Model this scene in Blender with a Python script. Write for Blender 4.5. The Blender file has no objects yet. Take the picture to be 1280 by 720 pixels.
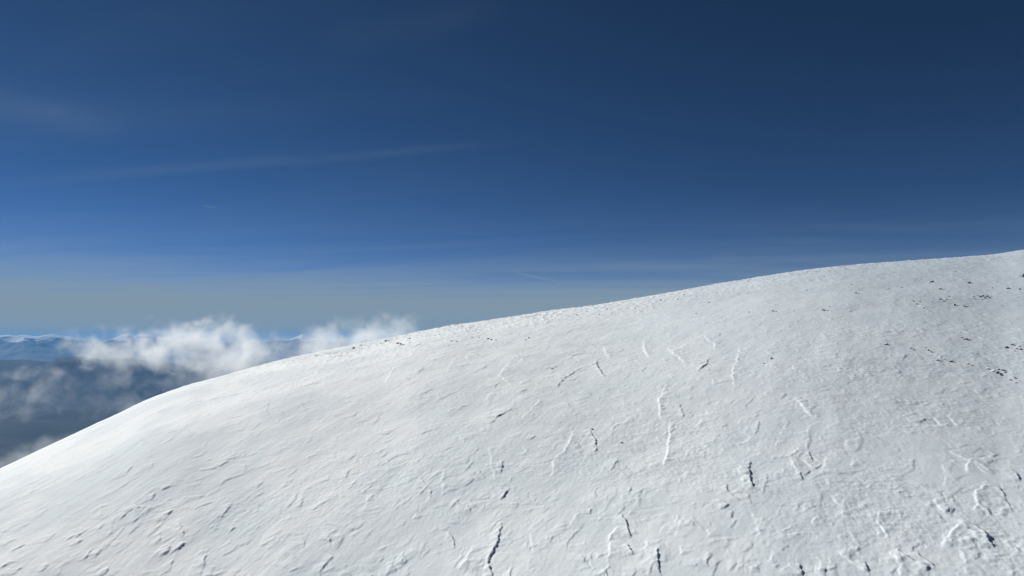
import bpy, bmesh, math, random
import numpy as np
from mathutils import Vector

rad = math.radians
scene = bpy.context.scene
COL = scene.collection
random.seed(7)
rng = np.random.default_rng(11)

# ------------------------------------------------------------------ camera
F_PX = 865.0                      # focal length in photo pixels (1280 wide)
HORIZON = 421.0
PITCH = math.atan((HORIZON - 360.0) / F_PX)
SUN_AZ = rad(-51.0)               # from the view direction (+Y), negative = left
SUN_EL = rad(32.0)

cam_d = bpy.data.cameras.new("camera")
cam = bpy.data.objects.new("camera", cam_d)
COL.objects.link(cam)
cam_d.sensor_width = 36.0
cam_d.lens = 36.0 * F_PX / 1280.0
cam_d.clip_start = 0.5
cam_d.clip_end = 400000.0
cam.location = (0, 0, 0)
cam.rotation_euler = (rad(90) + PITCH, 0, 0)
scene.camera = cam


def ray(px, py):
    """view direction of a photo pixel as slopes (dx/dy, dz/dy)."""
    X = (px - 640.0) / F_PX
    Y = -(py - 360.0) / F_PX
    c, s = math.cos(PITCH), math.sin(PITCH)
    dy = c - Y * s
    dz = s + Y * c
    return X / dy, dz / dy


# ------------------------------------------------------------------ noise
def _hash(ix, iy, seed):
    h = (ix.astype(np.uint32) * np.uint32(374761393) + iy.astype(np.uint32) * np.uint32(668265263)
         + np.uint32((seed * 974711 + 12345) & 0xFFFFFFFF))
    h = (h ^ (h >> np.uint32(13))) * np.uint32(1274126177)
    return h ^ (h >> np.uint32(16))


def perlin(x, y, seed=0):
    x = np.asarray(x, np.float64)
    y = np.asarray(y, np.float64)
    x0 = np.floor(x).astype(np.int64)
    y0 = np.floor(y).astype(np.int64)
    fx = (x - x0).astype(np.float32)
    fy = (y - y0).astype(np.float32)
    u = fx * fx * fx * (fx * (fx * 6 - 15) + 10)
    v = fy * fy * fy * (fy * (fy * 6 - 15) + 10)

    def g(ix, iy, dx, dy):
        a = _hash(ix, iy, seed).astype(np.float32) * np.float32(2 * math.pi / 4294967296.0)
        return np.cos(a) * dx + np.sin(a) * dy
    n00 = g(x0, y0, fx, fy)
    n10 = g(x0 + 1, y0, fx - 1, fy)
    n01 = g(x0, y0 + 1, fx, fy - 1)
    n11 = g(x0 + 1, y0 + 1, fx - 1, fy - 1)
    a = n00 + u * (n10 - n00)
    b = n01 + u * (n11 - n01)
    return (a + v * (b - a)) * 1.5


def fbm(x, y, octaves, seed=0, gain=0.5, lac=2.03):
    t = np.zeros(np.shape(x), np.float32)
    amp = 1.0
    for k in range(octaves):
        t += amp * perlin(x, y, seed + k * 17)
        x = x * lac + 3.7
        y = y * lac - 1.9
        amp *= gain
    return t


def sstep(a, b, x):
    t = np.clip((x - a) / (b - a), 0, 1)
    return t * t * (3 - 2 * t)


# ------------------------------------------------------------------ shape of the snow hill
# skyline of the hill in the photo
SIL = [(-140, 655), (-60, 613), (0, 585), (50, 563), (100, 540), (150, 517), (172, 505), (188, 497.5), (205, 491), (225, 484), (237, 480), (262, 474), (300, 464), (360, 448),
       (420, 436), (480, 425), (520, 415.5), (560, 408), (640, 396), (720, 385), (800, 373), (880, 359),
       (960, 345), (1040, 334), (1120, 327), (1160, 324), (1200, 321.5), (1235, 319.5), (1255, 317), (1280, 313), (1360, 303), (1440, 295)]
S_UV = np.array([ray(a, b) for a, b in SIL])


# every line of sight meets the hill as a convex arc that touches the skyline at distance yt
US = np.linspace(-1.15, 1.15, 461)
_px = np.array([p for p, _ in SIL], float)


def _smooth(v, n_):
    k_ = np.hanning(n_ + 2)[1:-1]; k_ /= k_.sum()
    e0 = v[0] - (v[1] - v[0]) * np.arange(n_ // 2, 0, -1)
    e1 = v[-1] + (v[-1] - v[-2]) * np.arange(1, n_ // 2 + 1)
    return np.convolve(np.concatenate([e0, v, e1]), k_, mode='valid')


S_ = _smooth(np.interp(US, S_UV[:, 0], S_UV[:, 1]), 7)
YT = _smooth(np.interp(US, [-1.1, -0.8, -0.47, 0, 0.45, 0.8, 1.1], [110, 130, 165, 220, 262, 292, 310]), 61)
NEAR_D = _smooth(np.interp(US, [-1.1, -0.74, -0.37, 0, 0.37, 0.74, 1.1], [90, 80, 70, 61, 55, 51, 49]), 61)
NEAR_S = ray(640, 720)[1]
CC = _smooth((S_ - NEAR_S) * NEAR_D / (YT - NEAR_D) ** 2, 31)


def base_h(x, y):
    x = np.asarray(x, float); y = np.asarray(y, float)
    ye = np.maximum(y, 20.0)
    u = x / ye
    uc = np.clip(u, -1.1, 1.1)
    s = np.interp(uc, US, S_); c = np.interp(uc, US, CC); yt = np.interp(uc, US, YT)
    t = ye - yt
    t = np.where(t > 150, 150 + (t - 150) * 0 , t)
    h = s * ye - c * t * t - np.maximum(ye - yt - 150, 0) * 0.28
    # behind the camera and out to the sides it keeps falling
    h = h - 0.35 * (ye - y) - 0.25 * np.maximum(-x - 1.1 * ye, 0) + 0.05 * np.clip(x - 1.1 * ye, 0, 150)
    # the crest drops to the valley behind
    far = np.maximum(np.hypot(x, y) - 420, 0)
    return h - 0.0004 * far ** 2 / (1 + far / 900.0)


def ground_at(px, py):
    """where the line of sight of a photo pixel first meets the hill (x, y)."""
    u, s = ray(px, py)
    ys = np.linspace(35, 420, 3000)
    d = base_h(u * ys, ys) - s * ys
    i = np.argmax(d > 0)
    if d[i] <= 0:                        # just above the skyline: take the tangent point
        i = int(np.argmax(d))
    return u * ys[i], ys[i]


# wind-cut steps of the crust: d = lip that drops away from the sun, b = edge that faces the sun
SCARPS = [
 # lower right
 ('b', .22, [(998, 558), (986, 568), (994, 581), (997, 592)]), ('d', .13, [(1012, 561), (1015, 575)]), ('d', .16, [(1000, 590), (1003, 599)]),
 ('b', .24, [(1206, 587), (1215, 570)]), ('b', .18, [(1215, 570), (1240, 587)]), ('d', .14, [(1230, 569), (1245, 576)]), ('d', .2, [(1264, 584), (1275, 599)]),
 ('b', .24, [(1234, 598), (1222, 615), (1221, 628), (1214, 636)]), ('d', .2, [(1249, 606), (1259, 634)]), ('d', .12, [(1234, 629), (1259, 633)]),
 ('b', .28, [(1204, 648), (1185, 666), (1175, 682)]), ('d', .25, [(1206, 646), (1229, 662), (1241, 684)]), ('b', .16, [(1212, 660), (1225, 672)]), ('b', .15, [(1200, 682), (1211, 710)]),
 ('b', .22, [(1108, 634), (1099, 639), (1097, 650), (1110, 670)]),
 ('b', .24, [(1112, 691), (1122, 702), (1126, 722)]), ('d', .2, [(1122, 687), (1140, 700), (1165, 712)]), ('d', .18, [(1147, 690), (1172, 712)]),
 ('b', .2, [(1046, 690), (1054, 697), (1090, 717)]), ('d', .18, [(1082, 702), (1091, 715)]), ('b', .2, [(975, 719), (992, 710)]), ('d', .2, [(1001, 710), (1004, 724)]), ('b', .15, [(967, 692), (964, 710)]),
 ('b', .12, [(1052, 610), (1075, 600)]), ('b', .12, [(1060, 660), (1074, 678)]),
 # lower middle
 ('b', .3, [(717, 536), (706, 564), (691, 577), (690, 594)]), ('d', .2, [(738, 535), (744, 550), (745, 566)]), ('d', .12, [(722, 552), (727, 564)]),
 ('b', .34, [(838, 536), (835, 560), (832, 582)]), ('b', .36, [(834, 482), (825, 500), (825, 522)]), ('b', .26, [(840, 524), (836, 542)]), ('d', .16, [(850, 505), (853, 521)]),
 ('d', .24, [(935, 574), (936, 595), (948, 616)]), ('b', .16, [(928, 576), (924, 590), (931, 606)]),
 ('d', .22, [(790, 609), (788, 619)]), ('d', .22, [(777, 643), (784, 658), (790, 676)]), ('d', .17, [(782, 682), (790, 696)]),
 ('b', .3, [(772, 658), (763, 670), (760, 702)]), ('b', .24, [(812, 680), (805, 702)]), ('d', .24, [(818, 692), (824, 702), (826, 724)]),
 ('b', .15, [(722, 642), (714, 652), (712, 660)]), ('b', .14, [(850, 684), (850, 698)]), ('b', .14, [(940, 642), (950, 667)]), ('b', .14, [(848, 645), (841, 660)]),
 ('d', .15, [(737, 636), (736, 644)]), ('d', .13, [(646, 628), (643, 634)]), ('d', .14, [(863, 655), (865, 661)]), ('d', .12, [(916, 640), (915, 650)]), ('b', .12, [(778, 615), (779, 632)]),
 # lower centre
 ('d', .25, [(630, 652), (624, 676), (611, 697), (617, 724)]), ('d', .18, [(631, 576), (626, 592)]), ('d', .22, [(636, 609), (627, 626)]),
 ('d', .2, [(561, 664), (568, 684)]), ('d', .15, [(560, 639), (570, 629), (585, 631), (588, 641)]), ('d', .2, [(415, 674), (409, 680)]), ('d', .2, [(417, 695), (405, 708), (399, 722)]),
 ('d', .12, [(593, 600), (583, 609)]), ('d', .12, [(505, 690), (502, 703)]), ('d', .12, [(481, 690), (479, 700)]), ('b', .2, [(592, 680), (584, 700), (572, 712)]), ('b', .18, [(553, 588), (555, 620)]),
 ('d', .14, [(380, 618), (372, 638)]), ('b', .16, [(612, 560), (618, 600)]), ('d', .1, [(640, 640), (622, 652), (605, 668)]), ('d', .12, [(606, 700), (604, 712)]),
 # lower left
 ('d', .22, [(223, 605), (200, 615)]), ('d', .25, [(193, 617), (187, 627)]), ('d', .2, [(167, 583), (154, 598)]), ('d', .2, [(190, 634), (162, 657)]),
 ('d', .26, [(184, 636), (170, 636), (160, 641), (145, 655)]), ('d', .16, [(131, 655), (122, 668)]), ('d', .26, [(215, 638), (204, 650)]), ('d', .25, [(292, 628), (280, 639), (273, 652)]),
 ('d', .2, [(296, 657), (287, 663)]), ('d', .26, [(214, 682), (208, 692)]), ('d', .24, [(233, 677), (210, 694)]), ('d', .16, [(224, 650), (232, 673)]), ('d', .24, [(260, 685), (259, 702), (249, 718)]),
 ('d', .22, [(217, 698), (213, 714)]), ('d', .16, [(103, 676), (90, 686)]), ('d', .2, [(113, 686), (105, 702)]), ('d', .22, [(127, 688), (116, 702)]), ('d', .24, [(134, 709), (132, 718)]),
 ('d', .2, [(32, 682), (10, 693)]), ('d', .22, [(18, 703), (0, 713)]), ('d', .24, [(25, 711), (14, 721)]), ('d', .16, [(68, 668), (54, 681)]), ('d', .15, [(200, 664), (197, 680)]),
 ('d', .15, [(152, 677), (145, 683)]), ('d', .18, [(100, 669), (94, 674)]), ('d', .2, [(287, 576), (275, 583)]), ('d', .16, [(64, 705), (50, 718)]), ('d', .14, [(20, 674), (2, 684)]), ('d', .14, [(252, 618), (247, 623)]),
 ('d', .12, [(60, 636), (50, 646)]), ('d', .1, [(140, 570), (132, 576)]), ('d', .12, [(190, 580), (187, 588)]), ('d', .12, [(268, 625), (240, 638)]), ('d', .1, [(330, 600), (318, 612)]),
 # upper middle
 ('d', .20, [(726, 460), (707, 472), (694, 486)]), ('d', .28, [(744, 450), (747, 460), (757, 471)]), ('b', .4, [(804, 424), (807, 437), (812, 449)]), ('b', .34, [(835, 432), (857, 456)]),
 ('b', .34, [(927, 434), (916, 468), (920, 486)]), ('d', .24, [(885, 451), (874, 467)]), ('b', .3, [(880, 418), (896, 434)]), ('b', .2, [(891, 476), (893, 486)]), ('b', .25, [(870, 530), (880, 522)]),
 ('b', .2, [(1047, 461), (1053, 469)]), ('b', .18, [(1060, 470), (1065, 477)]), ('b', .36, [(996, 500), (1017, 522)]), ('d', .16, [(996, 497), (1008, 503)]),
 ('b', .3, [(640, 450), (625, 470), (640, 485)]), ('b', .22, [(715, 446), (727, 452)]), ('b', .3, [(754, 430), (762, 448)]), ('d', .2, [(640, 512), (622, 524)]), ('d', .16, [(626, 520), (612, 532)]),
 ('d', .2, [(497, 429), (505, 435)]), ('d', .2, [(526, 430), (515, 437)]), ('b', .3, [(492, 462), (482, 484)]), ('b', .24, [(566, 452), (560, 466)]), ('d', .15, [(530, 462), (521, 471)]),
 ('b', .26, [(590, 505), (550, 518)]), ('b', .2, [(615, 492), (605, 505)]), ('b', .24, [(675, 500), (652, 528)]), ('b', .2, [(582, 440), (600, 446)]), ('d', .12, [(505, 476), (520, 482)]),
]

# and the countless smaller ones between them
_r = random.Random(5)
_T0 = len(SCARPS)
for _ in range(330):
    cx = _r.uniform(-10, 1290); cy_ = 720 - 330 * _r.random() ** 1.6
    if cy_ < np.interp(cx, [p for p, _q in SIL], [q for _p, q in SIL]) + 22:
        continue
    leftish = _r.random() > 0.15 + 0.6 * cx / 1280
    L_ = _r.choice((_r.uniform(6, 20), _r.uniform(14, 46))) * (0.55 + 0.45 * (cy_ - 330) / 390)
    ang = _r.gauss(38, 22) if leftish else _r.choice((_r.gauss(75, 18), _r.gauss(-50, 18)))
    bend = _r.uniform(-65, 65)
    pts_ = []
    qx, qy = cx, cy_
    for k_ in range(4):
        pts_.append((qx, qy))
        a_ = math.radians(ang + bend * (k_ - 1) / 3 + _r.uniform(-14, 14))
        qx -= L_ / 3 * math.cos(a_); qy += L_ / 3 * math.sin(a_) * 0.8
    SCARPS.append(('d' if leftish or _r.random() < 0.3 else 'b', _r.uniform(0.05, 0.13) * (1.0 if leftish else 1.15), pts_))

WIND = np.array([0.52, 0.854])          # sastrugi run this way across the slope
PERP = np.array([0.854, -0.52])         # away from the sun


def detail_h(x, y, fade):
    """wind crust, drifts and sastrugi in metres."""
    h = np.zeros(x.shape, np.float32)
    ui = x / np.maximum(y, 25.0)
    right = sstep(-0.1, 0.62, ui)                       # the crust is rougher on the right
    a = x * WIND[0] + y * WIND[1]
    b = x * PERP[0] + y * PERP[1]
    # soft undulation
    h += 0.50 * fbm(x / 46.0, y / 46.0, 2, 3)
    h += 0.07 * fbm(a / 14.0, b / 6.0, 3, 5)
    # smooth glazed plates against rough crust
    patch = fbm(x / 26.0 + 7, y / 15.0, 4, 21)
    rough = sstep(-0.10, 0.50, patch + 0.34 * right - 0.12)
    lump = 1.15 * fbm(x / 1.9, y / 1.3, 5, 31, 0.66)
    lump = lump * (0.35 + 1.1 * sstep(-0.25, 0.45, fbm(x / 5.0, y / 3.6, 3, 33)))
    lump = np.where(lump > 0, lump, 0.45 * lump)
    lump2 = perlin(x / 2.6, y / 1.7, 36)
    h += rough * (0.014 + 0.034 * right) * (lump + 0.35 * lump2)
    # rime lumps along the crest
    uc = np.clip(ui, -1.1, 1.1)
    yt = np.interp(uc, US, YT)
    crest = sstep(0.60, 0.92, y / yt) * sstep(-0.62, -0.15, ui) * (0.55 + 0.45 * sstep(-0.1, 0.35, fbm(x / 14 + 3, y / 22, 3, 83)))
    cl = fbm(x / 1.5, y / 2.6, 3, 87, 0.62)
    h += crest * 0.23 * np.where(cl > 0, cl * 1.3, 0.5 * cl)
    # fine wind ripple everywhere
    q1 = fbm(x / 30.0 - 5, y / 22.0, 3, 43)
    h += (0.005 + 0.008 * sstep(-0.1, 0.4, q1)) * fbm((a + 3 * q1 * b * 0.05) / 1.9, b / 0.7, 4, 41, 0.6)
    # low layered plates: contour-like steps of the wind slab
    pl = 4.0 * fbm(x / 34.0 + 11, y / 20.0, 5, 47, 0.55)
    fp = pl - np.floor(pl)
    h += 0.042 * (np.clip(fp / 0.10, 0, 1) - fp) * sstep(0.15, 0.5, fbm(x / 5.5, y / 5.5, 3, 49))
    h += (0.006 + 0.012 * rough) * fbm(x / 0.42, y / 0.42, 2, 53)
    # broken plates: a warped saw with a slow rise and a sharp drop on the lee side
    for lam, amp, sd, th, wside in ((5.0, 0.075, 51, 0.40, 1), (2.4, 0.042, 61, 0.30, 1), (1.2, 0.024, 67, 0.22, 1), (5.0, 0.07, 71, 0.36, -1), (2.2, 0.040, 77, 0.28, -1)):
        q = b if wside > 0 else (x * 0.97 + y * 0.10)
        ph = q / lam + 1.5 * fbm(x / (lam * 2.6), y / (lam * 2.6), 3, sd)
        fr = ph - np.floor(ph)
        saw = np.where(fr < 0.93, fr / 0.93, (1 - fr) / 0.07) if wside > 0 else np.where(fr > 0.08, (1 - fr) / 0.92, fr / 0.08)
        m = sstep(th, th + 0.22, fbm(a / (lam * 1.0), b / (lam * 0.6), 2, sd + 3))
        side = (1.0 - 0.55 * right) if wside > 0 else (0.25 + 0.75 * right)
        h += amp * side * m * (saw - 0.3)
    return h * fade


# ------------------------------------------------------------------ the mesh of the hill
def axis(pts):
    out = []
    for (a, b, n) in pts:
        out.append(np.linspace(a, b, n, endpoint=False))
    return np.concatenate(out)


th = np.concatenate([np.linspace(-math.pi, rad(-43), 90, endpoint=False), np.linspace(rad(-43), rad(50), 1480, endpoint=False),
                     np.linspace(rad(50), math.pi, 120)])[:-1]
rr = np.concatenate([np.geomspace(4, 42, 40, endpoint=False), np.geomspace(42, 400, 1350, endpoint=False),
                     np.geomspace(400, 9000, 70)])
NT, NR = len(th), len(rr)
R_, T_ = np.meshgrid(rr, th, indexing='ij')
X_ = R_ * np.sin(T_)
Y_ = R_ * np.cos(T_)
H_ = base_h(X_, Y_)
FADE = sstep(8, 30, R_) * (1 - sstep(420, 700, R_))
H_ = H_ + detail_h(X_, Y_, FADE)
JX = 0.12 * fbm(X_ / 0.55, Y_ / 0.55, 2, 91) + 0.30 * perlin(X_ / 2.6, Y_ / 2.6, 92)
JY = 0.12 * fbm(X_ / 0.55, Y_ / 0.55, 2, 93) + 0.30 * perlin(X_ / 2.6, Y_ / 2.6, 94)
JA = np.clip(1.0 + 0.9 * fbm(X_ / 1.1, Y_ / 1.1, 2, 95), 0.4, 1.25)
for kind, amp, pl in SCARPS:
    g = np.array([ground_at(*p) for p in pl])
    D = np.hypot(g[:, 0], g[:, 1]).mean()
    w = 0.9 * max(1, D / 110)
    steep = 0.13 * max(1, D / 75) * (1.0 if kind == 'd' else 1.3)
    m = 4.0 * w
    lo, hi = g.min(0) - m, g.max(0) + m
    idx = np.where((X_ > lo[0]) & (X_ < hi[0]) & (Y_ > lo[1]) & (Y_ < hi[1]))
    px_, py_ = X_[idx] + JX[idx], Y_[idx] + JY[idx]
    best = np.full(px_.shape, 1e9); sgn = np.zeros(px_.shape); tt = np.zeros(px_.shape)
    seg = np.hypot(*(g[1:] - g[:-1]).T); L = seg.sum(); acc = 0
    for i in range(len(g) - 1):
        dvec = g[i + 1] - g[i]; l2 = dvec @ dvec
        t = np.clip(((px_ - g[i, 0]) * dvec[0] + (py_ - g[i, 1]) * dvec[1]) / l2, 0, 1)
        ex, ey = px_ - g[i, 0] - t * dvec[0], py_ - g[i, 1] - t * dvec[1]
        d = np.hypot(ex, ey)
        nrm = np.array([dvec[1], -dvec[0]])
        if nrm @ np.array([0.85, -0.3]) < 0:
            nrm = -nrm
        s = np.sign(ex * nrm[0] + ey * nrm[1])
        c = d < best
        best = np.where(c, d, best); sgn = np.where(c, s, sgn); tt = np.where(c, (acc + t * seg[i]) / L, tt)
        acc += seg[i]
    taper = np.sqrt(np.clip(np.minimum(tt, 1 - tt) * 4.5, 0.0, 1)) * np.exp(-np.maximum(0, 0.0))
    low = -1 if kind == 'd' else 1           # the side on which the snow stays high
    hiside = sgn == low
    prof = np.where(hiside, np.exp(-best / w) * (1 - sstep(2.5 * w, 4 * w, best)), np.clip(1 - best / steep, 0, 1))
    H_[idx] += ((0.54 if kind == 'd' else 0.36 * (75 / max(D, 75)) ** 0.7) * amp * (D / 75) ** 0.15 * taper * prof * JA[idx])

HILL_XYZ = np.stack([X_, Y_, H_], -1).reshape(-1, 3)


def grid_mesh(name, co, nr, nt, close=True, cap=True):
    """rings (nr) x spokes (nt) into one mesh."""
    i = np.arange(nr - 1)[:, None] * nt
    j = np.arange(nt if close else nt - 1)[None]
    j2 = (j + 1) % nt
    q = np.stack([i + j, i + j2, i + nt + j2, i + nt + j], -1).reshape(-1, 4)[:, ::-1]
    n = len(co)
    co2 = co
    faces_extra = []
    if cap:
        co2 = np.vstack([co, co[:nt].mean(0)])
        jj = np.arange(nt)
        faces_extra = np.stack([jj, np.full(nt, n), (jj + 1) % nt], -1)[:, ::-1]
    me = bpy.data.meshes.new(name)
    nl = q.size + (faces_extra.size if cap else 0)
    nf = len(q) + (len(faces_extra) if cap else 0)
    me.vertices.add(len(co2)); me.loops.add(nl); me.polygons.add(nf)
    me.vertices.foreach_set("co", co2.astype(np.float32).ravel())
    li = q.ravel() if not cap else np.concatenate([q.ravel(), faces_extra.ravel()])
    me.loops.foreach_set("vertex_index", li.astype(np.int32))
    st = np.arange(len(q)) * 4
    if cap:
        st = np.concatenate([st, q.size + np.arange(len(faces_extra)) * 3])
    me.polygons.foreach_set("loop_start", st.astype(np.int32))
    me.update(calc_edges=True)
    me.validate()
    me.polygons.foreach_set("use_smooth", np.ones(nf, bool))
    return me


# ------------------------------------------------------------------ materials
def new_mat(name):
    m = bpy.data.materials.new(name)
    m.use_nodes = True
    nt = m.node_tree
    nt.nodes.clear()
    return m, nt


class N:
    """small helper for node trees"""
    def __init__(self, nt): self.nt = nt

    def __call__(self, typ, inputs=None, **props):
        n = self.nt.nodes.new(typ)
        for k_, v in props.items():
            setattr(n, k_, v)
        for k_, v in (inputs or {}).items():
            if isinstance(v, bpy.types.NodeSocket):
                self.nt.links.new(v, n.inputs[k_])
            else:
                n.inputs[k_].default_value = v
        return n

    def math(self, op, a, b=0.0, c=0.0, clamp=False):
        n = self("ShaderNodeMath", {0: a, 1: b, 2: c}, operation=op)
        n.use_clamp = clamp
        return n.outputs[0]

    def smooth(self, v, a, b, lo=0.0, hi=1.0):
        n = self("ShaderNodeMapRange", {0: v, 1: a, 2: b, 3: lo, 4: hi}, interpolation_type='SMOOTHSTEP')
        return n.outputs[0]


def snow_material():
    m, nt = new_mat("wind_crust_snow")
    n = N(nt)
    tc = n("ShaderNodeTexCoord").outputs["Object"]
    big = n("ShaderNodeTexNoise", {"Vector": tc, "Scale": 0.07, "Detail": 6.0, "Roughness": 0.6})
    mid = n("ShaderNodeTexNoise", {"Vector": tc, "Scale": 0.9, "Detail": 8.0, "Roughness": 0.65})
    fine = n("ShaderNodeTexNoise", {"Vector": tc, "Scale": 3.2, "Detail": 6.0, "Roughness": 0.7})
    grain = n("ShaderNodeTexNoise", {"Vector": tc, "Scale": 14.0, "Detail": 3.0, "Roughness": 0.6})
    # old glazed snow is a shade greyer than fresh drift
    ramp = n.smooth(big.outputs[0], 0.44, 0.56)
    mixc = n("ShaderNodeMix", {0: ramp, 6: (0.80, 0.84, 0.885, 1), 7: (0.90, 0.918, 0.95, 1)}, data_type='RGBA')
    # greyer icy crust to the right, with falloff of light painted into its colour
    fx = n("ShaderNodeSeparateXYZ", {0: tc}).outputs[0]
    falloff_x = n.math('MULTIPLY_ADD', n.math('SUBTRACT', big.outputs[0], 0.5), 110.0, fx)
    falloff_x = n.math('MULTIPLY_ADD', n.math('SUBTRACT', mid.outputs[0], 0.5), 40.0, falloff_x)
    grey_falloff = n.smooth(falloff_x, -40.0, 140.0)
    mixc = n("ShaderNodeMix", {0: grey_falloff, 6: mixc.outputs[2], 7: (0.50, 0.56, 0.635, 1)}, data_type='RGBA')
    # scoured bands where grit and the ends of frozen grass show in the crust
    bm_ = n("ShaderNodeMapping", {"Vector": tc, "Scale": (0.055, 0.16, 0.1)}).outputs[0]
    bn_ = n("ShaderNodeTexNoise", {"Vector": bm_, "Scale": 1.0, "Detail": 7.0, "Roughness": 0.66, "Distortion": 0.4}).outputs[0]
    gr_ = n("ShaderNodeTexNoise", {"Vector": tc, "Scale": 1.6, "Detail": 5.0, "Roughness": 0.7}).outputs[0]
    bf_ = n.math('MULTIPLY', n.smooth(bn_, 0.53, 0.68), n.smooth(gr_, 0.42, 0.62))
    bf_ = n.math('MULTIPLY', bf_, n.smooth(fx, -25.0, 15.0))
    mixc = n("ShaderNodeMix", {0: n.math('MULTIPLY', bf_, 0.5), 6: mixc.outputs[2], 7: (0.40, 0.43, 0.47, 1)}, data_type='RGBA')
    hgt = n.math('MULTIPLY_ADD', fine.outputs[0], 0.35, mid.outputs[0])
    hgt = n.math('MULTIPLY_ADD', grain.outputs[0], 0.10, hgt)
    bump = n("ShaderNodeBump", {"Strength": 0.26, "Distance": 0.08, "Height": hgt})
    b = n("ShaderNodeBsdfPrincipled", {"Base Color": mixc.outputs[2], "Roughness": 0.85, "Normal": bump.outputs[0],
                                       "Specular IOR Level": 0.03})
    o = n("ShaderNodeOutputMaterial", {"Surface": b.outputs[0]})
    return m


def link_obj(name, me, mat=None, **props):
    o = bpy.data.objects.new(name, me)
    COL.objects.link(o)
    if mat is not None:
        me.materials.append(mat)
    for k_, v in props.items():
        o[k_] = v
    return o


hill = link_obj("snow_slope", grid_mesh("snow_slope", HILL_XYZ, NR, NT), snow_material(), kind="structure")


# ------------------------------------------------------------------ valley floor, wooded hills, far mountains
def patch_mesh(name, rr_, th_, zf):
    Rg, Tg = np.meshgrid(rr_, th_, indexing='ij')
    X, Y = Rg * np.sin(Tg), Rg * np.cos(Tg)
    Z = zf(X, Y, Rg, Tg)
    return grid_mesh(name, np.stack([X, Y, Z], -1).reshape(-1, 3), len(rr_), len(th_), close=False, cap=False)


def crest_fn(pts):
    """crest line given as photo (px, py): azimuth -> slope of the line of sight."""
    q = np.array([ray(a, b) for a, b in pts])
    az = np.arctan(q[:, 0])
    return lambda T: np.interp(T, az, q[:, 1] * np.cos(az))


ridge_a = crest_fn([(-700, 452), (-200, 449), (0, 450), (35, 449), (60, 453), (120, 452), (200, 455), (600, 452), (2000, 450)])
ridge_b = crest_fn([(-700, 470), (0, 470), (50, 462), (70, 449), (100, 447), (125, 449), (165, 448), (210, 456), (400, 447), (2000, 450)])


def valley_z(X, Y, R, T):
    z = -1150 + 130 * fbm(X / 5200, Y / 5200, 6, 201) + 60 * fbm(X / 1500, Y / 1500, 4, 207)
    z = z - 260 * sstep(11000, 16000, R)
    for fn, r0, wd, sd in ((ridge_a, 21000, 2600, 211), (ridge_b, 17500, 1700, 223)):
        rc = r0 + 900 * perlin(T * 9, T * 0, sd)
        top = rc * fn(T) + 35 * fbm(X / 900, Y / 900, 4, sd + 1)
        k_ = np.exp(-((R - rc) / wd) ** 2)
        z = z + np.maximum(top - z, 0) * k_
    return z.astype(np.float64)


def forest_material():
    m, nt = new_mat("wooded_valley")
    n = N(nt)
    pos = n("ShaderNodeNewGeometry").outputs["Position"]
    a = n("ShaderNodeTexNoise", {"Vector": pos, "Scale": 0.00045, "Detail": 8.0, "Roughness": 0.6})
    b = n("ShaderNodeTexNoise", {"Vector": pos, "Scale": 0.004, "Detail": 6.0, "Roughness": 0.65})
    t = n.math('MULTIPLY_ADD', b.outputs[0], 0.45, a.outputs[0])
    f = n.smooth(t, 0.72, 0.92)
    c = n("ShaderNodeMix", {0: f, 6: (0.008, 0.016, 0.024, 1), 7: (0.026, 0.034, 0.040, 1)}, data_type='RGBA')
    bs = n("ShaderNodeBsdfPrincipled", {"Base Color": c.outputs[2], "Roughness": 0.95, "Specular IOR Level": 0.1})
    n("ShaderNodeOutputMaterial", {"Surface": bs.outputs[0]})
    return m


def mountain_material():
    m, nt = new_mat("snow_capped_mountain")
    n = N(nt)
    g = n("ShaderNodeNewGeometry")
    z = n("ShaderNodeSeparateXYZ", {0: g.outputs["Position"]}).outputs[2]
    nz = n("ShaderNodeSeparateXYZ", {0: g.outputs["Normal"]}).outputs[2]
    a = n("ShaderNodeTexNoise", {"Vector": g.outputs["Position"], "Scale": 0.0011, "Detail": 8.0, "Roughness": 0.62})
    t = n.math('MULTIPLY_ADD', a.outputs[0], 520.0, z)
    t = n.math('MULTIPLY_ADD', nz, 120.0, t)
    f = n.smooth(t, 150.0, 220.0)
    c = n("ShaderNodeMix", {0: f, 6: (0.035, 0.042, 0.040, 1), 7: (0.86, 0.88, 0.90, 1)}, data_type='RGBA')
    bs = n("ShaderNodeBsdfPrincipled", {"Base Color": c.outputs[2], "Roughness": 0.85, "Specular IOR Level": 0.1})
    n("ShaderNodeOutputMaterial", {"Surface": bs.outputs[0]})
    return m


valley_me = patch_mesh("valley", np.concatenate([np.geomspace(1500, 12000, 160, endpoint=False), np.linspace(12000, 28000, 220, endpoint=False), np.geomspace(28000, 45000, 60)]),
                       np.concatenate([np.linspace(-math.pi, rad(-45), 80, endpoint=False), np.linspace(rad(-45), rad(5), 700, endpoint=False), np.linspace(rad(5), math.pi, 120)]), valley_z)
link_obj("valley", valley_me, forest_material(), kind="structure")

peaks = crest_fn([(-900, 424), (-300, 419), (-120, 422), (0, 419), (12, 418.5), (20, 420), (30, 418), (45, 421), (58, 418.5), (66, 417.5), (74, 419), (86, 421), (105, 425), (125, 428),
                  (142, 423), (152, 418.5), (160, 417), (168, 419.5), (176, 417.5), (186, 418), (196, 421), (215, 426), (300, 427), (340, 426), (360, 424), (372, 420), (378, 417.5), (386, 421), (410, 426), (700, 424), (2200, 422)])


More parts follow.
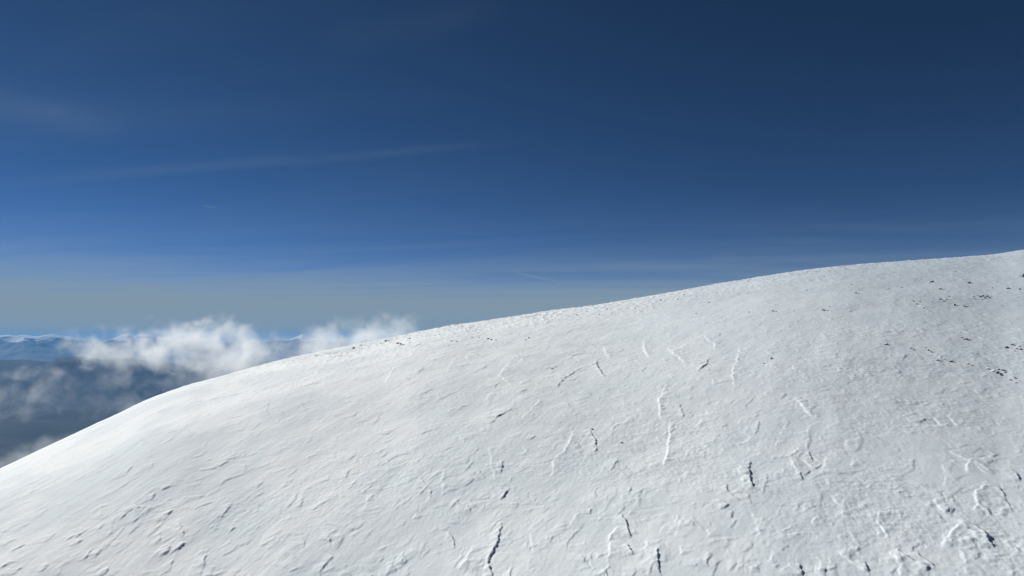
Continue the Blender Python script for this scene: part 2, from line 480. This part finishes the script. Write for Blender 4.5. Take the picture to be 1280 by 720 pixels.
def mountain_z(X, Y, R, T):
    rc = 43000 + 1800 * perlin(T * 14, T * 0, 301)
    rg = 1 - np.abs(fbm(X / 2600, Y / 2600, 6, 311, 0.55))
    top = rc * peaks(T)
    d = (R - rc) / 4200
    k_ = np.exp(-np.abs(d) ** 1.5)
    z = -1350 + (top + 1350) * k_ + (rg - 0.82) * 330 * (1 - 0.75 * np.exp(-(d / 0.18) ** 2)) * np.exp(-d * d)
    return z


mountain_me = patch_mesh("mountains", np.concatenate([np.linspace(31000, 40500, 70, endpoint=False), np.linspace(40500, 46000, 110, endpoint=False), np.linspace(46000, 47500, 8)]),
                         np.concatenate([np.linspace(rad(-80), rad(-42), 120, endpoint=False), np.linspace(rad(-42), rad(-8), 900, endpoint=False), np.linspace(rad(-8), rad(80), 200)]), mountain_z)
link_obj("mountains", mountain_me, mountain_material(), kind="structure")


# ------------------------------------------------------------------ rocks that poke through the crust
def rock_material():
    m, nt = new_mat("frosted_rock")
    n = N(nt)
    g = n("ShaderNodeNewGeometry")
    tc = n("ShaderNodeTexCoord").outputs["Object"]
    nz = n("ShaderNodeSeparateXYZ", {0: g.outputs["Normal"]}).outputs[2]
    a = n("ShaderNodeTexNoise", {"Vector": tc, "Scale": 3.0, "Detail": 7.0, "Roughness": 0.65})
    t = n.math('MULTIPLY_ADD', a.outputs[0], 0.9, nz)
    f = n.smooth(t, 1.05, 1.22)
    r = n("ShaderNodeMix", {0: a.outputs[0], 6: (0.11, 0.12, 0.14, 1), 7: (0.32, 0.33, 0.35, 1)}, data_type='RGBA')
    c = n("ShaderNodeMix", {0: f, 6: r.outputs[2], 7: (0.86, 0.88, 0.90, 1)}, data_type='RGBA')
    bp = n("ShaderNodeBump", {"Strength": 0.6, "Distance": 0.05, "Height": a.outputs[0]})
    bs = n("ShaderNodeBsdfPrincipled", {"Base Color": c.outputs[2], "Roughness": 0.85, "Normal": bp.outputs[0]})
    n("ShaderNodeOutputMaterial", {"Surface": bs.outputs[0]})
    return m


ROCK_MAT = rock_material()


def rock_mesh(seed):
    bm = bmesh.new()
    bmesh.ops.create_icosphere(bm, subdivisions=3, radius=0.5)
    r_ = np.random.default_rng(seed)
    planes = [(Vector(v).normalized(), d) for v, d in zip(r_.normal(size=(11, 3)), r_.uniform(0.26, 0.42, 11))]
    co = np.array([v.co for v in bm.verts])
    nn = perlin(co[:, 0] * 3 + seed, co[:, 1] * 3 + co[:, 2] * 2.3, seed)
    for v, q in zip(bm.verts, nn):
        for pn, d in planes:                       # flat broken faces
            e = v.co.dot(pn) - d
            if e > 0:
                v.co -= pn * e
        v.co *= 1 + 0.12 * float(q)
        v.co.z *= 0.8
    me = bpy.data.meshes.new("rock")
    bm.to_mesh(me); bm.free()
    me.materials.append(ROCK_MAT)
    return me


ROCKS_ME = [rock_mesh(s_) for s_ in (3, 8, 15, 22, 31, 40)]
HX, HY, HZ = X_, Y_, H_


def surface_z(x, y):
    t = math.atan2(x, y); r = math.hypot(x, y)
    i = min(int(np.searchsorted(rr, r)), NR - 1); j = min(int(np.searchsorted(th, t)), NT - 1)
    return float(H_[max(i - 1, 0):i + 1, max(j - 1, 0):j + 1].mean())


def add_rock(px, py, size_px, label, group, flat=1.0, seed=0):
    x, y = ground_at(px, py)
    D = math.hypot(x, y)
    s_ = 1.3 * size_px * D / F_PX
    o = bpy.data.objects.new("rock", ROCKS_ME[seed % len(ROCKS_ME)])
    COL.objects.link(o)
    o.location = (x, y, surface_z(x, y) + 0.10 * s_ * flat)
    o.rotation_euler = (random.uniform(-.25, .25), random.uniform(-.25, .25), random.uniform(0, 6.28))
    o.scale = (s_ * random.uniform(1.0, 1.35), s_ * random.uniform(.85, 1.1), s_ * flat * random.uniform(.9, 1.1))
    o["label"] = label; o["category"] = "rock"
    if group:
        o["group"] = group
    return o


SPECIAL = [
 (1279, 348, 5.0, 1.1, "large dark boulder cut by the right edge below the skyline"),
 (235, 481, 3.2, 0.7, "lone dark rock standing on the steep lower left skyline above the clouds"),
 (442, 434.5, 4.0, 0.8, "bigger dark rock of the pair on the crest beside the right cloud bank"),
 (451, 431.5, 3.4, 0.8, "smaller dark rock of the pair on the crest beside the right cloud bank"),
 (690, 462, 2.6, 0.9, "small rock just left of the long slanting crack in the upper middle snow"),
 (740, 535, 2.8, 0.9, "lone rock on smooth snow in the middle of the slope"),
 (777, 551, 3.2, 0.8, "dark rock at the right end of a rough patch in the middle of the slope"),
 (964, 450, 2.8, 1.3, "upright narrow dark rock alone on smooth snow right of centre"),
 (955, 456, 2.0, 0.9, "tiny rock just left of the upright narrow rock"),
 (1107, 433, 3.2, 0.9, "dark rock at the left end of the rough band on the right slope"),
 (1188, 452, 3.0, 1.0, "dark rock standing out below the pair in the rough right slope"),
 (1211, 354, 4.0, 0.8, "dark rock nearest below the skyline at upper right"),
 (1260, 361, 3.4, 0.7, "flat dark rock on smooth snow left of the boulder at the edge"),
]
for i_, (a, b, sz, fl, lab) in enumerate(SPECIAL):
    add_rock(a, b, sz, lab, None, fl, i_)

GROUPS = [
 ("rocks in a dark cluster at upper right", "dark frosted rock in the dense elongated cluster on the upper right slope",
  [(1216, 371.5, 3.0), (1222, 370, 2.6), (1225, 372, 3.4), (1228.5, 371, 3.0), (1231, 373.5, 2.4), (1234, 371.5, 2.8), (1237, 373, 2.2), (1218, 374.5, 1.8), (1227, 375, 2.0)]),
 ("rocks scattered below the upper right skyline", "small frosted rock scattered over rough snow between the right skyline and the dark cluster",
  [(1165, 352, 3.2), (1162, 352.5, 2.2), (1176, 361.5, 3.0), (1179, 362.5, 2.0), (1111, 360, 2.2), (1108, 361, 1.8), (1127, 358, 2.2), (1070, 367.5, 2.4), (1073, 368, 1.8), (1064, 355, 1.8), (1274, 361.5, 2.8), (1009, 362, 1.8), (1030, 347, 1.8), (1194, 339, 2.0), (1240, 360, 1.8)]),
 ("rocks along the middle right slope", "small frosted rock in the loose row below and left of the dark cluster",
  [(1175, 376, 3.0), (1179, 378, 3.0), (1182, 375.5, 2.2), (1193, 382.5, 3.2), (1205, 383.5, 2.6), (1208, 384, 2.2), (1146, 382.5, 3.0), (1150, 380, 2.0), (1155, 387, 2.6), (1158, 388, 2.0), (1142, 379, 2.0), (1186, 372, 1.8)]),
 ("small rocks on the snow at centre right", "tiny rock spot on pale snow right of centre under the long crest",
  [(1030, 389.5, 2.6), (1034, 390, 2.2), (1028, 388, 1.8), (966, 389.5, 2.4), (970, 390, 2.0), (992, 389, 1.6), (1014, 395, 1.6), (1063, 391, 1.8), (1036, 385, 1.6)]),
 ("paired rocks of the right slope", "one of two black rocks close together in the middle of the right slope", [(1202, 423, 3.0), (1206.5, 425, 3.4)]),
 ("rocks at the right edge band", "dark rock in the loose patch near the right edge above the lower cluster",
  [(1258, 435, 3.4), (1265, 431.5, 2.6), (1270, 436, 3.2), (1274, 433, 2.4), (1276, 437, 3.0), (1268, 439, 2.0)]),
 ("rocks of the lower right cluster", "dark bluish rock in the compact cluster at the lower right of the rough band",
  [(1242, 463, 3.6), (1246, 465, 4.0), (1250, 467, 3.4), (1253, 462, 3.4), (1248, 461, 2.4), (1234, 460.5, 2.6), (1256, 464, 2.4), (1262, 473, 2.6), (1268, 471, 2.2), (1270, 476, 2.2)]),
 ("rocks along the rough band", "small dark rock in the rough band left of the lower right cluster",
  [(1138, 437, 2.4), (1142, 439, 2.2), (1160, 439.5, 2.4), (1164, 441.5, 2.2), (1172, 452, 2.4), (1210, 455, 2.8), (1215, 457, 2.0), (1157, 436, 1.8), (1222, 443, 2.0), (1152, 450, 1.8), (1180, 450, 1.8)]),
 ("stones lined up along the crest", "small dark stone in the thin line along the crest just right of the clouds",
  [(512, 422.5, 2.4), (521, 421.2, 1.3), (527.5, 419.6, 1.6), (533, 419.8, 1.3), (536.5, 418.4, 1.8), (544, 418.9, 1.5), (550, 418.0, 2.2)]),
 ("stones below the crest row", "dark stone on the bumpy snow just under the crest row",
  [(476, 428.5, 2.6), (482, 426.5, 3.0), (486, 426, 2.2), (497, 430, 3.4), (501, 431.5, 3.0), (505, 432, 2.2), (564, 427, 2.0), (571, 427.5, 2.4)]),
 ("stones on the open crest slope", "small stone under the crest left of the middle of the photograph",
  [(590, 421, 2.4), (599, 421.5, 2.0), (610, 423, 2.6), (614, 424, 2.0), (620, 424.5, 2.4), (661, 421.5, 2.6), (657, 424, 1.8)]),
 ("stones under the long rising crest", "tiny dark stone under the long rising crest at centre right",
  [(721, 394, 2.4), (734, 390, 2.0), (749, 393, 2.4), (759, 387.5, 1.8), (794, 386.5, 2.0), (826, 377, 2.2), (847, 375.5, 2.0), (855, 369.5, 2.2), (886, 377, 2.2), (902, 397.5, 2.0), (936, 390.5, 2.2), (870, 391, 1.6)]),
]
for gname, lab, pts in GROUPS:
    for a, b, sz in pts:
        add_rock(a, b, sz * 0.9, lab, gname, random.uniform(.75, 1.1), random.randrange(6))


# ------------------------------------------------------------------ clouds over the valley
def cloud_material(name, density, bias, noise_m, soft, seed, contrast=3.6, aniso=0.3):
    m, nt = new_mat(name)
    n = N(nt)
    tc = n("ShaderNodeTexCoord").outputs["Object"]
    pos = n("ShaderNodeNewGeometry").outputs["Position"]
    off = n("ShaderNodeVectorMath", {0: pos, 1: (seed * 913.0, seed * 377.0, seed * 151.0)}, operation='ADD').outputs[0]
    a = n("ShaderNodeTexNoise", {"Vector": off, "Scale": 1.0 / noise_m, "Detail": 7.0, "Roughness": 0.62, "Distortion": 0.25})
    r2 = n("ShaderNodeVectorMath", {0: tc, 1: tc}, operation='DOT_PRODUCT').outputs["Value"]
    f = n.math('MULTIPLY_ADD', r2, -soft, bias)                          # thins out to the rim
    v = n.math('MULTIPLY_ADD', n.math('SUBTRACT', a.outputs[0], 0.5), contrast, f)
    v = n.math('MULTIPLY', n.smooth(v, 0.0, 1.1), n.smooth(r2, 1.0, 0.35))
    d = n.math('MULTIPLY', v, density * 0.62)
    vol = n("ShaderNodeVolumePrincipled", {"Color": (0.985, 0.99, 1.0, 1), "Density": d, "Anisotropy": aniso})
    n("ShaderNodeOutputMaterial", {"Volume": vol.outputs[0]})
    m.cycles.volume_step_rate = 0.25
    return m


def cloud_mesh(seed):
    bm = bmesh.new()
    bmesh.ops.create_icosphere(bm, subdivisions=4, radius=1.0)
    for v in bm.verts:
        p = v.co
        k_ = float(perlin(np.array([p.x * 2 + seed]), np.array([p.y * 2 + p.z * 1.7]), seed)[0])
        v.co *= 1.0 + 0.06 * k_
    me = bpy.data.meshes.new("cloud")
    bm.to_mesh(me); bm.free()
    return me


CLOUDS = [
 # px, py, half width px, half height px, distance, depth/width, density, bias, noise size m, soft, tilt, label
 (258, 434, 118, 52, 1900, 0.7, 0.036, 0.42, 62, 0.85, 0, "tall bright white cloud bank rising left of the snow crest"),
 (140, 434, 78, 38, 2300, 0.8, 0.026, 0.40, 70, 0.8, 0, "smaller white cloud puff left of the tall bright bank, near the far mountains"),
 (205, 470, 135, 52, 1500, 0.6, 0.012, 0.12, 60, 0.55, -8, "thin ragged veil of cloud below the tall bank over the dark valley"),
 (335, 455, 125, 42, 1200, 0.6, 0.014, 0.60, 75, 0.75, -10, "soft grey cloud lying against the middle of the snow skyline"),
 (450, 430, 120, 46, 1300, 0.6, 0.028, 0.54, 45, 0.80, -8, "white cloud bank farthest right, resting behind the stony crest"),
 (4, 492, 90, 50, 1700, 0.6, 0.011, 0.20, 60, 0.75, 0, "pale cloud wisp cut by the left edge above the dark valley"),
 (100, 492, 120, 54, 2000, 0.6, 0.008, -0.02, 60, 0.5, 0, "faint broken wisps of cloud in the dark middle of the valley"),
 (310, 440, 60, 26, 1600, 0.7, 0.022, 0.44, 42, 0.85, -8, "pale cloud scrap filling the gap between the tall bank and the right bank"),
 (172, 500, 62, 26, 1350, 0.7, 0.012, 0.26, 38, 0.8, -24, "thin grey cloud shred drifting just off the lower left snow skyline"),
 (50, 466, 58, 18, 2600, 0.8, 0.010, 0.22, 60, 0.8, 0, "small flat cloud shred in front of the wooded ridge at far left"),
 (44, 572, 70, 28, 900, 0.8, 0.014, 0.56, 20, 0.8, -18, "small low cloud at the bottom left corner against the snow"),
]
for i_, (a, b, hw, hh, dist, dep, dens, bias, nm, soft, tilt, lab) in enumerate(CLOUDS):
    u_, s_ = ray(a, b)
    me = cloud_mesh(i_ + 1)
    me.materials.append(cloud_material("cloud_vapour", dens, bias, nm, soft, i_ + 1))
    o = bpy.data.objects.new("cloud", me)
    COL.objects.link(o)
    o.location = (u_ * dist, dist, s_ * dist)
    k_ = dist / F_PX
    o.scale = (hw * k_, hw * k_ * dep, hh * k_)
    o.rotation_euler = (0, rad(tilt), math.atan(-u_))
    o["label"] = lab; o["category"] = "cloud"; o["group"] = "clouds over the valley"

# the blue air of the valley
bm = bmesh.new()
bmesh.ops.create_cube(bm, size=1.0)
hz = bpy.data.meshes.new("haze")
bm.to_mesh(hz); bm.free()
hm, hnt = new_mat("valley_air")
n = N(hnt)
hv = n("ShaderNodeVolumePrincipled", {"Color": (0.20, 0.49, 0.95, 1), "Density": 2.2e-5, "Anisotropy": 0.1})
n("ShaderNodeOutputMaterial", {"Volume": hv.outputs[0]})
haze = link_obj("haze", hz, hm, kind="stuff")
zmax = 225.0
zmin = -4000.0
haze.location = (0, 0, (zmax + zmin) / 2)
haze.scale = (97000, 97000, zmax - zmin)


# ------------------------------------------------------------------ sun and sky
sun_d = bpy.data.lights.new("sun", 'SUN')
sun_d.energy = 4.7
sun_d.angle = rad(0.53)
sun_d.color = (1.0, 0.99, 0.915)
sun = bpy.data.objects.new("sun", sun_d)
COL.objects.link(sun)
sdir = Vector((math.sin(SUN_AZ) * math.cos(SUN_EL), math.cos(SUN_AZ) * math.cos(SUN_EL), math.sin(SUN_EL)))
sun.rotation_euler = sdir.to_track_quat('Z', 'Y').to_euler()

w = bpy.data.worlds.new("World")
scene.world = w
w.use_nodes = True
wn = w.node_tree
wn.nodes.clear()
n = N(wn)
sky = n("ShaderNodeTexSky", sky_type='NISHITA')
sky.sun_disc = False
sky.sun_elevation = SUN_EL
sky.sun_rotation = SUN_AZ
sky.altitude = 10000
sky.air_density = 1.0
sky.dust_density = 0.05
sky.ozone_density = 8.0
SKY_K = 0.058
# thin high cirrus: optical depth of a sheet seen more and more edge-on towards the horizon
tcw = n("ShaderNodeTexCoord").outputs["Generated"]
sp = n("ShaderNodeSeparateXYZ", {0: tcw})
zc = n.math('MAXIMUM', sp.outputs[2], 0.012)
iz = n.math('DIVIDE', 1.0, n.math('ADD', zc, 0.03))
pl = n("ShaderNodeCombineXYZ", {0: n.math('MULTIPLY', sp.outputs[0], iz), 1: n.math('MULTIPLY', sp.outputs[1], iz), 2: 0.0}).outputs[0]
rot = n("ShaderNodeVectorRotate", {"Vector": pl, "Angle": rad(12)}, rotation_type='Z_AXIS').outputs[0]
st = n("ShaderNodeMapping", {"Vector": rot, "Scale": (0.13, 0.85, 1.0)}).outputs[0]
st2 = n("ShaderNodeMapping", {"Vector": rot, "Scale": (0.25, 0.8, 1.0), "Location": (4.0, 1.3, 0)}).outputs[0]
n1 = n("ShaderNodeTexNoise", {"Vector": st, "Scale": 1.0, "Detail": 7.0, "Roughness": 0.6, "Distortion": 0.5}).outputs[0]
n2 = n("ShaderNodeTexNoise", {"Vector": st2, "Scale": 1.0, "Detail": 4.0, "Roughness": 0.5, "Distortion": 1.2}).outputs[0]
tau_far = n.math('DIVIDE', 6.5e-5, n.math('POWER', n.math('ADD', zc, 0.012), 4.0))
tau_far = n.math('MULTIPLY', tau_far, n.math('MULTIPLY_ADD', n.smooth(n2, 0.30, 0.72), 0.7, 0.65))
tau_hi = n.math('MULTIPLY', n.math('MULTIPLY', n.smooth(n1, 0.45, 0.80), 0.10), n.smooth(sp.outputs[0], 0.15, -0.6))
tau = n.math('ADD', tau_far, tau_hi)


def streak(p0, p1, width, strength, noise_scale):
    """a thread of cirrus along the great circle through two photo pixels, fading at both ends."""
    global tau
    d0, d1 = [Vector((ray(*p)[0], 1.0, ray(*p)[1])).normalized() for p in (p0, p1)]
    nn = d0.cross(d1).normalized()
    mid = (d0 + d1).normalized()
    along = nn.cross(mid).normalized()
    half = abs(d1.dot(along))
    dist = n("ShaderNodeVectorMath", {0: tcw, 1: nn}, operation='DOT_PRODUCT').outputs["Value"]
    tt_ = n("ShaderNodeVectorMath", {0: tcw, 1: along}, operation='DOT_PRODUCT').outputs["Value"]
    nz_ = n("ShaderNodeTexNoise", {"Vector": tcw, "Scale": noise_scale, "Detail": 5.0, "Roughness": 0.6}).outputs[0]
    dw = n.math('ABSOLUTE', n.math('MULTIPLY_ADD', n.math('SUBTRACT', nz_, 0.5), width * 1.6, dist))
    a_ = n.smooth(dw, width, 0.0)
    e_ = n.smooth(n.math('ABSOLUTE', tt_), half * 1.1, half * 0.4)
    m_ = n.math('MULTIPLY', n.math('MULTIPLY', a_, e_), n.math('MULTIPLY', nz_, strength))
    tau = n.math('ADD', tau, m_)


streak((-60, 234), (640, 178), 0.011, 0.14, 9.0)
streak((-200, 92), (170, 162), 0.03, 0.18, 6.0)
streak((-90, 330), (40, 336), 0.008, 0.45, 14.0)
streak((380, 55), (640, 8), 0.03, 0.05, 7.0)
streak((640, 340), (706, 353), 0.0024, 1.1, 8.0)
streak((252, 257), (272, 260), 0.0018, 0.5, 8.0)
streak((120, 366), (310, 343), 0.004, 0.30, 16.0)
streak((-60, 372), (420, 366), 0.004, 0.25, 12.0)
streak((330, 358), (560, 352), 0.003, 0.22, 18.0)
streak((700, 332), (1300, 318), 0.012, 0.32, 10.0)
fac = n.math('SUBTRACT', 1.0, n.math('EXPONENT', n.math('MULTIPLY', tau, -1.0)))
g1 = n("ShaderNodeVectorMath", {0: sky.outputs[0], 1: (SKY_K / 0.05,) * 3}, operation='MULTIPLY').outputs[0]
g2 = n("ShaderNodeGamma", {0: g1, 1: 1.25}).outputs[0]
g3 = n("ShaderNodeVectorMath", {0: g2, 1: (0.05 / SKY_K, 0.0485 / SKY_K, 0.0340 / SKY_K)}, operation='MULTIPLY').outputs[0]
skyc = n("ShaderNodeMix", {0: fac, 6: g3, 7: (0.210 / SKY_K, 0.284 / SKY_K, 0.345 / SKY_K, 1)}, data_type='RGBA')
bg = n("ShaderNodeBackground", {"Color": skyc.outputs[2], "Strength": SKY_K})
n("ShaderNodeOutputWorld", {"Surface": bg.outputs[0]})

# ------------------------------------------------------------------ render settings
scene.view_settings.view_transform = 'Standard'
scene.view_settings.look = 'None'
scene.view_settings.exposure = 0.10
scene.view_settings.gamma = 1.0
scene.render.engine = 'CYCLES'
cy = scene.cycles
cy.use_denoising = True
cy.max_bounces = 8
cy.diffuse_bounces = 3
cy.volume_bounces = 4
cy.use_adaptive_sampling = True
cy.adaptive_threshold = 0.015
